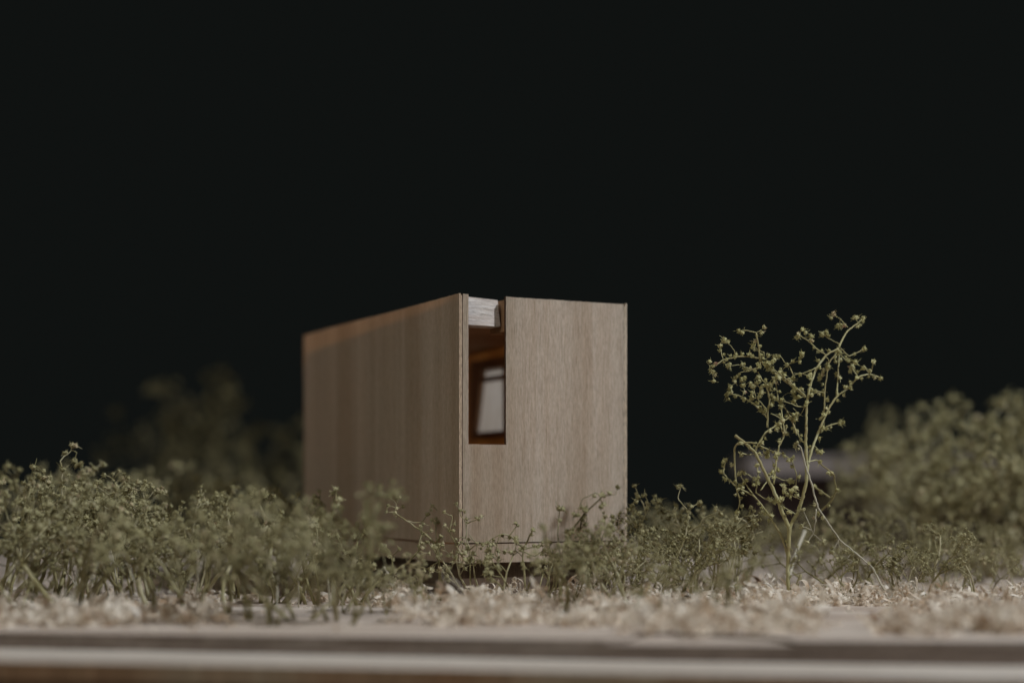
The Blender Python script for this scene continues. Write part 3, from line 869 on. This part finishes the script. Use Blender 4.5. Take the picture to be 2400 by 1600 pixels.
traced_thing('forked_twig', 'grey forked twig with a thick bend left of the slender tree', 'twig', tree_Y + 2, 24, [
    (poly(B, [(310, 1420), (330, 1200), (350, 1070)]), 2.4, 2.8, 6),
    (poly(B, [(350, 1070), (410, 1000), (470, 920), (420, 850), (375, 790), (330, 780), (310, 785)]), 3.0, 2.4, 7),
    (poly(B, [(470, 920), (540, 890), (510, 870), (450, 865)]), 1.8, 1.0, 7),
    (poly(B, [(350, 1070), (250, 1050), (110, 1030)]), 2.6, 2.0, 9)], M['stem'], 0.8, 3)
# in-focus sprigs at the house corner
traced_thing('straight_twig', 'straight pale twig with curled dark tip before the shaded wall', 'twig', 360.0, 31, [
    (poly(C, [(770, 1500), (765, 1100), (745, 900), (700, 730)]), 2.2, 2.6, 0),
    (poly(C, [(700, 730), (580, 600), (360, 440), (150, 300)]), 2.4, 1.6, 6),
    (poly(C, [(150, 300), (110, 292), (50, 300), (28, 250), (60, 210), (120, 205), (170, 240)]), 1.4, 0.9, 8),
    (poly(C, [(170, 240), (160, 170), (110, 110), (75, 55)]), 1.2, 0.8, 9),
    (poly(C, [(170, 240), (220, 220), (260, 215)]), 1.2, 0.9, 9),
    (poly(C, [(185, 170), (180, 100)]), 1.1, 0.9, 9),
    (poly(C, [(700, 720), (735, 670), (775, 618)]), 2.4, 1.8, -1),
    (poly(C, [(330, 405), (390, 432), (520, 425), (550, 375), (585, 325)]), 1.2, 0.8, 8),
    (poly(C, [(550, 1090), (500, 1085), (360, 1030)]), 1.4, 1.0, 1),
    (poly(C, [(745, 960), (640, 1020), (550, 1085)]), 1.6, 1.3, 0),
    (poly(C, [(745, 900), (690, 830), (600, 700)]), 1.4, 0.9, 3)], M['stem'], 0.50, 5)
traced_thing('dark_twig', 'small dark forked twig shaded by the house corner', 'twig', 369.0, 32, [
    (poly(C, [(760, 1420), (735, 900), (710, 570), (700, 430)]), 1.5, 1.2, 3),
    (poly(C, [(700, 425), (780, 380), (755, 330), (735, 270), (660, 205)]), 1.3, 0.9, 5),
    (poly(C, [(700, 425), (655, 395)]), 1.0, 0.8, 4),
    (poly(C, [(780, 380), (820, 400), (860, 450)]), 1.2, 0.9, 3)], M['stem'], 0.50, 4)
traced_thing('corner_sprig', 'thin sprig with pale buds crossing the house corner edge', 'sprig', 356.5, 33, [
    (poly(C, [(1180, 1530), (1175, 1100), (1172, 930), (1170, 800), (1120, 640), (1122, 450), (1030, 310), (1040, 262)]), 2.0, 1.2, 1),
    (poly(C, [(1145, 440), (1230, 400), (1322, 348)]), 1.4, 0.8, -2),
    (poly(C, [(1035, 265), (1005, 215), (985, 172)]), 0.9, 0.7, 1),
    (poly(C, [(1172, 790), (1230, 740), (1345, 728)]), 1.5, 0.9, -2),
    (poly(C, [(1160, 600), (1240, 690), (1270, 760), (1230, 860)]), 1.2, 0.8, 0),
    (poly(C, [(1120, 640), (1040, 625), (980, 660)]), 1.3, 1.0, 1),
    (poly(C, [(1170, 930), (1240, 930), (1280, 960)]), 1.3, 0.9, -1),
    (poly(C, [(1170, 1000), (1060, 880), (960, 700), (890, 540)]), 1.6, 1.3, -1),
    (poly(C, [(890, 540), (915, 440), (935, 340), (880, 322), (820, 285)]), 1.7, 0.8, -1),
    (poly(C, [(900, 460), (960, 452)]), 0.9, 0.6, -1),
    (poly(C, [(890, 540), (850, 480), (825, 470)]), 1.1, 0.8, -1)], M['stem'], 0.52, 9)
traced_thing('arched_sprig', 'arching thin sprig spanning the dark joint of the front panel', 'sprig', 355.0, 34, [
    (poly(C, [(1930, 1560), (1910, 1100), (1890, 900), (1900, 780)]), 2.4, 2.2, 0),
    (poly(C, [(1900, 780), (1800, 690), (1710, 602), (1640, 590), (1570, 592), (1490, 640), (1410, 702)]), 1.8, 1.2, -2),
    (poly(C, [(1705, 612), (1760, 540), (1820, 468)]), 1.5, 1.1, 0),
    (poly(C, [(1580, 600), (1540, 700), (1512, 850), (1560, 940)]), 1.3, 1.1, -2),
    (poly(C, [(1512, 850), (1450, 855), (1380, 905), (1375, 960)]), 1.3, 1.0, -2),
    (poly(C, [(1460, 850), (1425, 780), (1398, 710)]), 1.2, 0.9, -3),
    (poly(C, [(1910, 780), (1960, 650), (2025, 530)]), 2.2, 1.6, -4),
    (poly(C, [(1900, 790), (2050, 760), (2160, 735)]), 1.8, 1.2, 1),
    (poly(C, [(1890, 900), (1810, 820), (1750, 830), (1640, 830)]), 1.4, 0.8, 1),
    (poly(C, [(1910, 830), (2050, 890), (2180, 800)]), 1.8, 1.1, 1)], M['stem'], 0.52, 12)
def D(x, y): return (1280 + x * 0.2104, 1120 + y * 0.2104)
traced_thing('budding_sprig', 'upright olive sprig with forked bud tips left of the forked twig', 'sprig', 357.0, 35, [
    (poly(D, [(1290, 1330), (1350, 1100), (1440, 930), (1550, 660)]), 2.2, 1.9, 2),
    (poly(D, [(1550, 660), (1575, 500), (1580, 370)]), 1.8, 1.6, 3),
    (poly(D, [(1580, 370), (1530, 300), (1470, 230), (1480, 170), (1500, 85)]), 1.4, 0.9, 4),
    (poly(D, [(1580, 370), (1640, 310), (1720, 270)]), 1.3, 0.9, 4),
    (poly(D, [(1570, 600), (1640, 565), (1720, 520), (1740, 450), (1850, 400), (1940, 370), (1890, 330)]), 1.9, 0.9, 2),
    (poly(D, [(1740, 500), (1860, 490), (1950, 400)]), 1.2, 0.9, 2)], M['stem'], 0.60, 8)
traced_thing('wall_side_sprig', 'olive sprig with upright buds at the right edge of the house', 'sprig', 366.0, 36, [
    (poly(D, [(1000, 1240), (1020, 900), (1060, 520)]), 2.4, 2.0, 2),
    (poly(D, [(1060, 520), (1110, 390), (1080, 280), (1030, 190), (985, 85)]), 1.8, 0.9, 2),
    (poly(D, [(1110, 390), (1150, 330), (1125, 230), (1095, 190)]), 1.7, 1.1, 2),
    (poly(D, [(1080, 290), (1050, 240), (1005, 255)]), 1.1, 0.9, 2),
    (poly(D, [(1060, 430), (1010, 370), (960, 310)]), 1.2, 1.0, 4)], M['stem'], 0.66, 8)
traced_thing('slanting_sprig', 'slanting olive sprig blurred before the right half of the sunlit panel', 'sprig', 344.0, 37, [
    (poly(D, [(90, 1380), (150, 900), (280, 600)]), 2.6, 2.4, 0),
    (poly(D, [(280, 600), (420, 400), (560, 270), (640, 190)]), 2.3, 1.5, -2),
    (poly(D, [(600, 200), (560, 160), (480, 195), (405, 230), (370, 310), (355, 415)]), 1.3, 0.9, -2),
    (poly(D, [(640, 190), (780, 185), (800, 100)]), 1.2, 0.8, -1),
    (poly(D, [(430, 380), (440, 350)]), 1.4, 1.1, -2),
    (poly(D, [(600, 230), (635, 290)]), 1.2, 1.0, -1),
    (poly(D, [(160, 880), (130, 640), (150, 340)]), 1.8, 1.2, 2)], M['stem'], 0.72, 6)
def E_(x, y): return (x * 0.2551, 1020 + y * 0.2551)
traced_thing('nodding_sprig', 'tall sprig with nodding heads rising above the left bank', 'sprig', 369.0, 38, [
    (poly(E_, [(600, 1560), (585, 1000), (565, 430), (575, 310)]), 2.2, 1.6, 0),
    (poly(E_, [(575, 310), (550, 240), (580, 200), (650, 150), (670, 90)]), 1.8, 1.1, 4),
    (poly(E_, [(660, 130), (700, 150), (690, 220), (710, 280)]), 1.3, 1.0, 4)], M['stem'], 0.95, 4)
traced_thing('hooked_sprig', 'thin hooked sprig with two buds over the far left bank', 'sprig', 364.0, 39, [
    (poly(E_, [(330, 1560), (300, 1000), (240, 500), (310, 290)]), 1.8, 1.0, 0),
    (poly(E_, [(310, 290), (370, 305), (410, 360), (395, 400)]), 1.0, 0.8, 1)], M['stem'], 0.95, 2)
for k, (a, b_, lab, dy) in enumerate((((395, 1160), (590, 1225), 'pale bent straw low in the left bank', 0), ((1010, 1040), (1055, 1200), 'short pale straw standing among the left bank stems', -2))):
    Yb = 356.0 + dy
    p0 = Gp(E_(*b_)[0] + (60 if k == 0 else 8), Yb)
    traced_thing('pale_straw', lab, 'straw', Yb, 50 + k, [([p0, E_(*b_), ((E_(*a)[0] + E_(*b_)[0]) / 2, (E_(*a)[1] + E_(*b_)[1]) / 2 - 3), E_(*a)], 1.6, 1.6, 0)], M['dead'], None)

rng_s = random.Random(4)
spots = sorted((rng_s.uniform(20, 840), rng_s.uniform(322, 350)) for _ in range(9))
for k, (px, Yb) in enumerate(spots):
    p0 = Gp(px, Yb); hgt = rng_s.uniform(90, 200); dx = rng_s.uniform(-70, 70)
    traced_thing('dry_stalk', 'pale dry stalk among the front sprigs left of the house corner, %s from the left' % ORD[k], 'stalk', Yb, 70 + k,
                 [([p0, (p0[0] + dx * 0.45, p0[1] - hgt * 0.5), (p0[0] + dx, p0[1] - hgt)], 2.0, 1.3, rng_s.uniform(-6, 8)),
                  ([(p0[0] + dx * 0.45, p0[1] - hgt * 0.5), (p0[0] + dx * 0.2 + 20, p0[1] - hgt * 0.8)], 1.4, 0.9, 0)], M['dead'], 0.6, 2, group='pale dry stalks')

# ------------------------------------------------------------------ wood shavings
rs = np.random.RandomState(12)
def ribbon(mb, p, L, w, rng, curl, pitch, d=None, up=None, n=6):
    d = unit(rng.normal(size=3) * np.array((1, 1, 0.45))) if d is None else d
    s = unit(np.cross(d, rng.normal(size=3)))
    pts = []
    c = curl / n
    q = np.array(p, float)
    b = len(mb.v)
    for i in range(n + 1):
        t = i / n
        ww = w * (0.35 + 0.65 * math.sin(math.pi * (0.12 + 0.78 * t))) * (1 + rng.uniform(-0.15, 0.15))
        nrm = np.cross(d, s)
        zlo = -min(0.0, min((q - s * ww / 2)[2], (q + s * ww / 2)[2]) - 0.03)
        off_ = np.array((0, 0, zlo))
        mb.v.append(tuple(q - s * ww / 2 + off_)); mb.v.append(tuple(q + s * ww / 2 + off_))
        q = q + d * (L / n) + s * pitch * L / n
        d = unit(d * math.cos(c) + nrm * math.sin(c) + rng.normal(size=3) * 0.06)
        s = unit(s - d * (s @ d) + rng.normal(size=3) * 0.04)
    for i in range(n):
        mb.f.append((b + 2*i, b + 2*i + 1, b + 2*i + 3, b + 2*i + 2)); mb.m.append(0)

mb = MB()
def put_shaving(X, Y, z, size):
    k = rs.uniform()
    if k < 0.10:
        ribbon(mb, (X, Y, z), rs.uniform(3.5, 7.0) * size, rs.uniform(0.6, 1.3) * size, rs, rs.uniform(-7, 7), rs.uniform(-0.35, 0.35), n=9)
    elif k < 0.60:
        ribbon(mb, (X, Y, z), rs.uniform(1.4, 4.2) * size, rs.uniform(0.3, 0.85) * size, rs, rs.uniform(-6.5, 6.5), rs.uniform(-0.25, 0.25))
    else:
        ribbon(mb, (X, Y, z), rs.uniform(1.0, 3.0) * size, rs.uniform(0.10, 0.24), rs, rs.uniform(-3.5, 3.5), 0.0, n=4)

def clumps(n, px0, px1, py0, py1, r0, r1, hmax, per, size=1.0, gaps=()):
    """little heaps of shavings with board showing between them"""
    done = tries = 0
    while done < n and tries < n * 10:
        tries += 1
        px = rs.uniform(px0, px1); py = rs.uniform(py0, py1)
        if any(a <= px <= b and c <= py <= d for a, b, c, d in gaps): continue
        Y = ground_Y(py); X = (px - 1200) / F * Y
        rad = rs.uniform(r0, r1)
        if in_house(X, Y) or Y < edge_y(X) + 0.5 + rad * 0.7: continue
        h = hmax * rs.uniform(0.3, 1.0) * min(1.0, rad / r1 + 0.25)
        for _ in range(int(per * (rad / r1) ** 1.6) + 3):
            a = rs.uniform(0, 6.283); q = rad * math.sqrt(rs.uniform())
            dz = h * max(0.0, 1 - (q / rad) ** 2)
            x_, y_ = X + q * math.cos(a), Y + q * math.sin(a)
            if y_ < edge_y(x_) + 0.6: continue
            put_shaving(x_, y_, max(0.05, dz * rs.uniform(0.25, 1.0)), size)
        done += 1
clumps(80, 880, 1570, 1392, 1468, 2.0, 5.4, 6.6, 100, size=1.1)
clumps(125, 1500, 2480, 1392, 1488, 2.0, 5.4, 6.2, 95, size=1.1, gaps=((1890, 2060, 1425, 1480),))
clumps(55, -80, 530, 1418, 1470, 2.0, 5.4, 5.8, 90, size=1.1, gaps=((100, 220, 1400, 1445),))
clumps(22, 450, 960, 1372, 1412, 1.8, 4.4, 4.2, 75)
clumps(70, -80, 2480, 1330, 1400, 2.0, 5.0, 2.8, 40)
clumps(60, -80, 2480, 1250, 1330, 3.0, 8.0, 2.2, 30, size=1.2)
for _ in range(900):                     # loose bits in between
    px = rs.uniform(-80, 2480); py = rs.uniform(1340, 1480)
    Y = ground_Y(py); X = (px - 1200) / F * Y
    if in_house(X, Y) or Y < edge_y(X) + 1.0: continue
    put_shaving(X, Y, 0.05, 0.7)
sh = mb.build('wood_shavings', [M['shaving']])
tag(sh, 'pale curly wood shavings and fibres strewn over the board', 'shavings', kind='stuff')

# a few curls that stand out
def curl(label, px, py, L, w, turns, mat, d, n=18, z=0.3, seed=0, name='wood_shaving'):
    rng = np.random.RandomState(900 + seed)
    m_ = MB()
    Y = ground_Y(py); X = (px - 1200) / F * Y
    d = unit(np.array(d, float)); s = unit(np.cross(d, np.array((0, 0, 1.0)))) 
    q = np.zeros(3); q[2] = z
    rows = []
    th = 0.16
    for i in range(n + 1):
        nrm = np.cross(s, d)
        ww = w * (0.6 + 0.4 * math.sin(math.pi * i / n)) * (1 + rng.uniform(-0.12, 0.12))
        rows.append([q - s*ww/2, q + s*ww/2, q + s*ww/2 + nrm*th, q - s*ww/2 + nrm*th])
        q = q + d * (L / n) + s * (0.12 * L / n)
        c = turns * 2 * math.pi / n * (0.7 + 0.6 * i / n)
        d = unit(d * math.cos(c) + nrm * math.sin(c))
    zmin = min(p[2] for r_ in rows for p in r_)
    for r_ in rows: m_.v.extend([tuple(p - np.array((0, 0, zmin - 0.02))) for p in r_])
    for i in range(n):
        for j in range(4):
            m_.f.append((4*i + j, 4*i + (j+1) % 4, 4*(i+1) + (j+1) % 4, 4*(i+1) + j)); m_.m.append(0)
    m_.f.append((3, 2, 1, 0)); m_.m.append(0); m_.f.append((4*n, 4*n+1, 4*n+2, 4*n+3)); m_.m.append(0)
    o = m_.build(name, [mat])
    o.location = Vector((X, Y, 0)) * S
    tag(o, label, 'shaving', 'larger wood shavings')
    return o
curl('broad rolled pale shaving left of the slender tree foot', 1790, 1408, 9, 4.0, 0.75, M['shaving'], (1, -0.2, 0.25), seed=1)
curl('brown upright curled shaving behind the roll left of the tree foot', 1775, 1392, 9, 3.2, 0.55, M['shaving_brown'], (0.5, 0.1, 0.9), seed=2)
curl('large pale curl below the slender tree in the front shavings', 1880, 1448, 12, 3.5, 0.5, M['shaving'], (1, 0.1, 0.2), seed=3)
curl('brown shaving hanging at the board edge, lower right', 2125, 1478, 6, 3.2, 0.6, M['shaving_brown'], (0.3, -0.6, 0.6), seed=4)
curl('small brown shaving at the board edge left of the hanging one', 2050, 1474, 4.5, 1.4, 0.4, M['shaving_brown'], (0.2, -0.5, 0.7), seed=5)
curl('pale hooked shaving standing under the house corner', 1012, 1388, 7, 0.9, 0.22, M['shaving'], (0.25, -0.05, 1), seed=6)
curl('long pale shaving strip slanting under the shaded wall', 975, 1384, 8, 1.3, 0.15, M['shaving'], (-0.8, 0.1, 0.55), seed=7)
curl('clawed pale curl left of the house front', 708, 1412, 7, 1.2, 0.6, M['shaving'], (0.7, 0.1, 0.6), seed=8)
curl('pale knobbed curl among the left shavings', 515, 1418, 7, 1.5, 0.55, M['shaving'], (-0.4, 0.0, 0.8), seed=9)
curl('pale flat curl right of the tree foot', 2110, 1412, 8, 1.8, 0.3, M['shaving'], (1, 0, 0.3), seed=10)
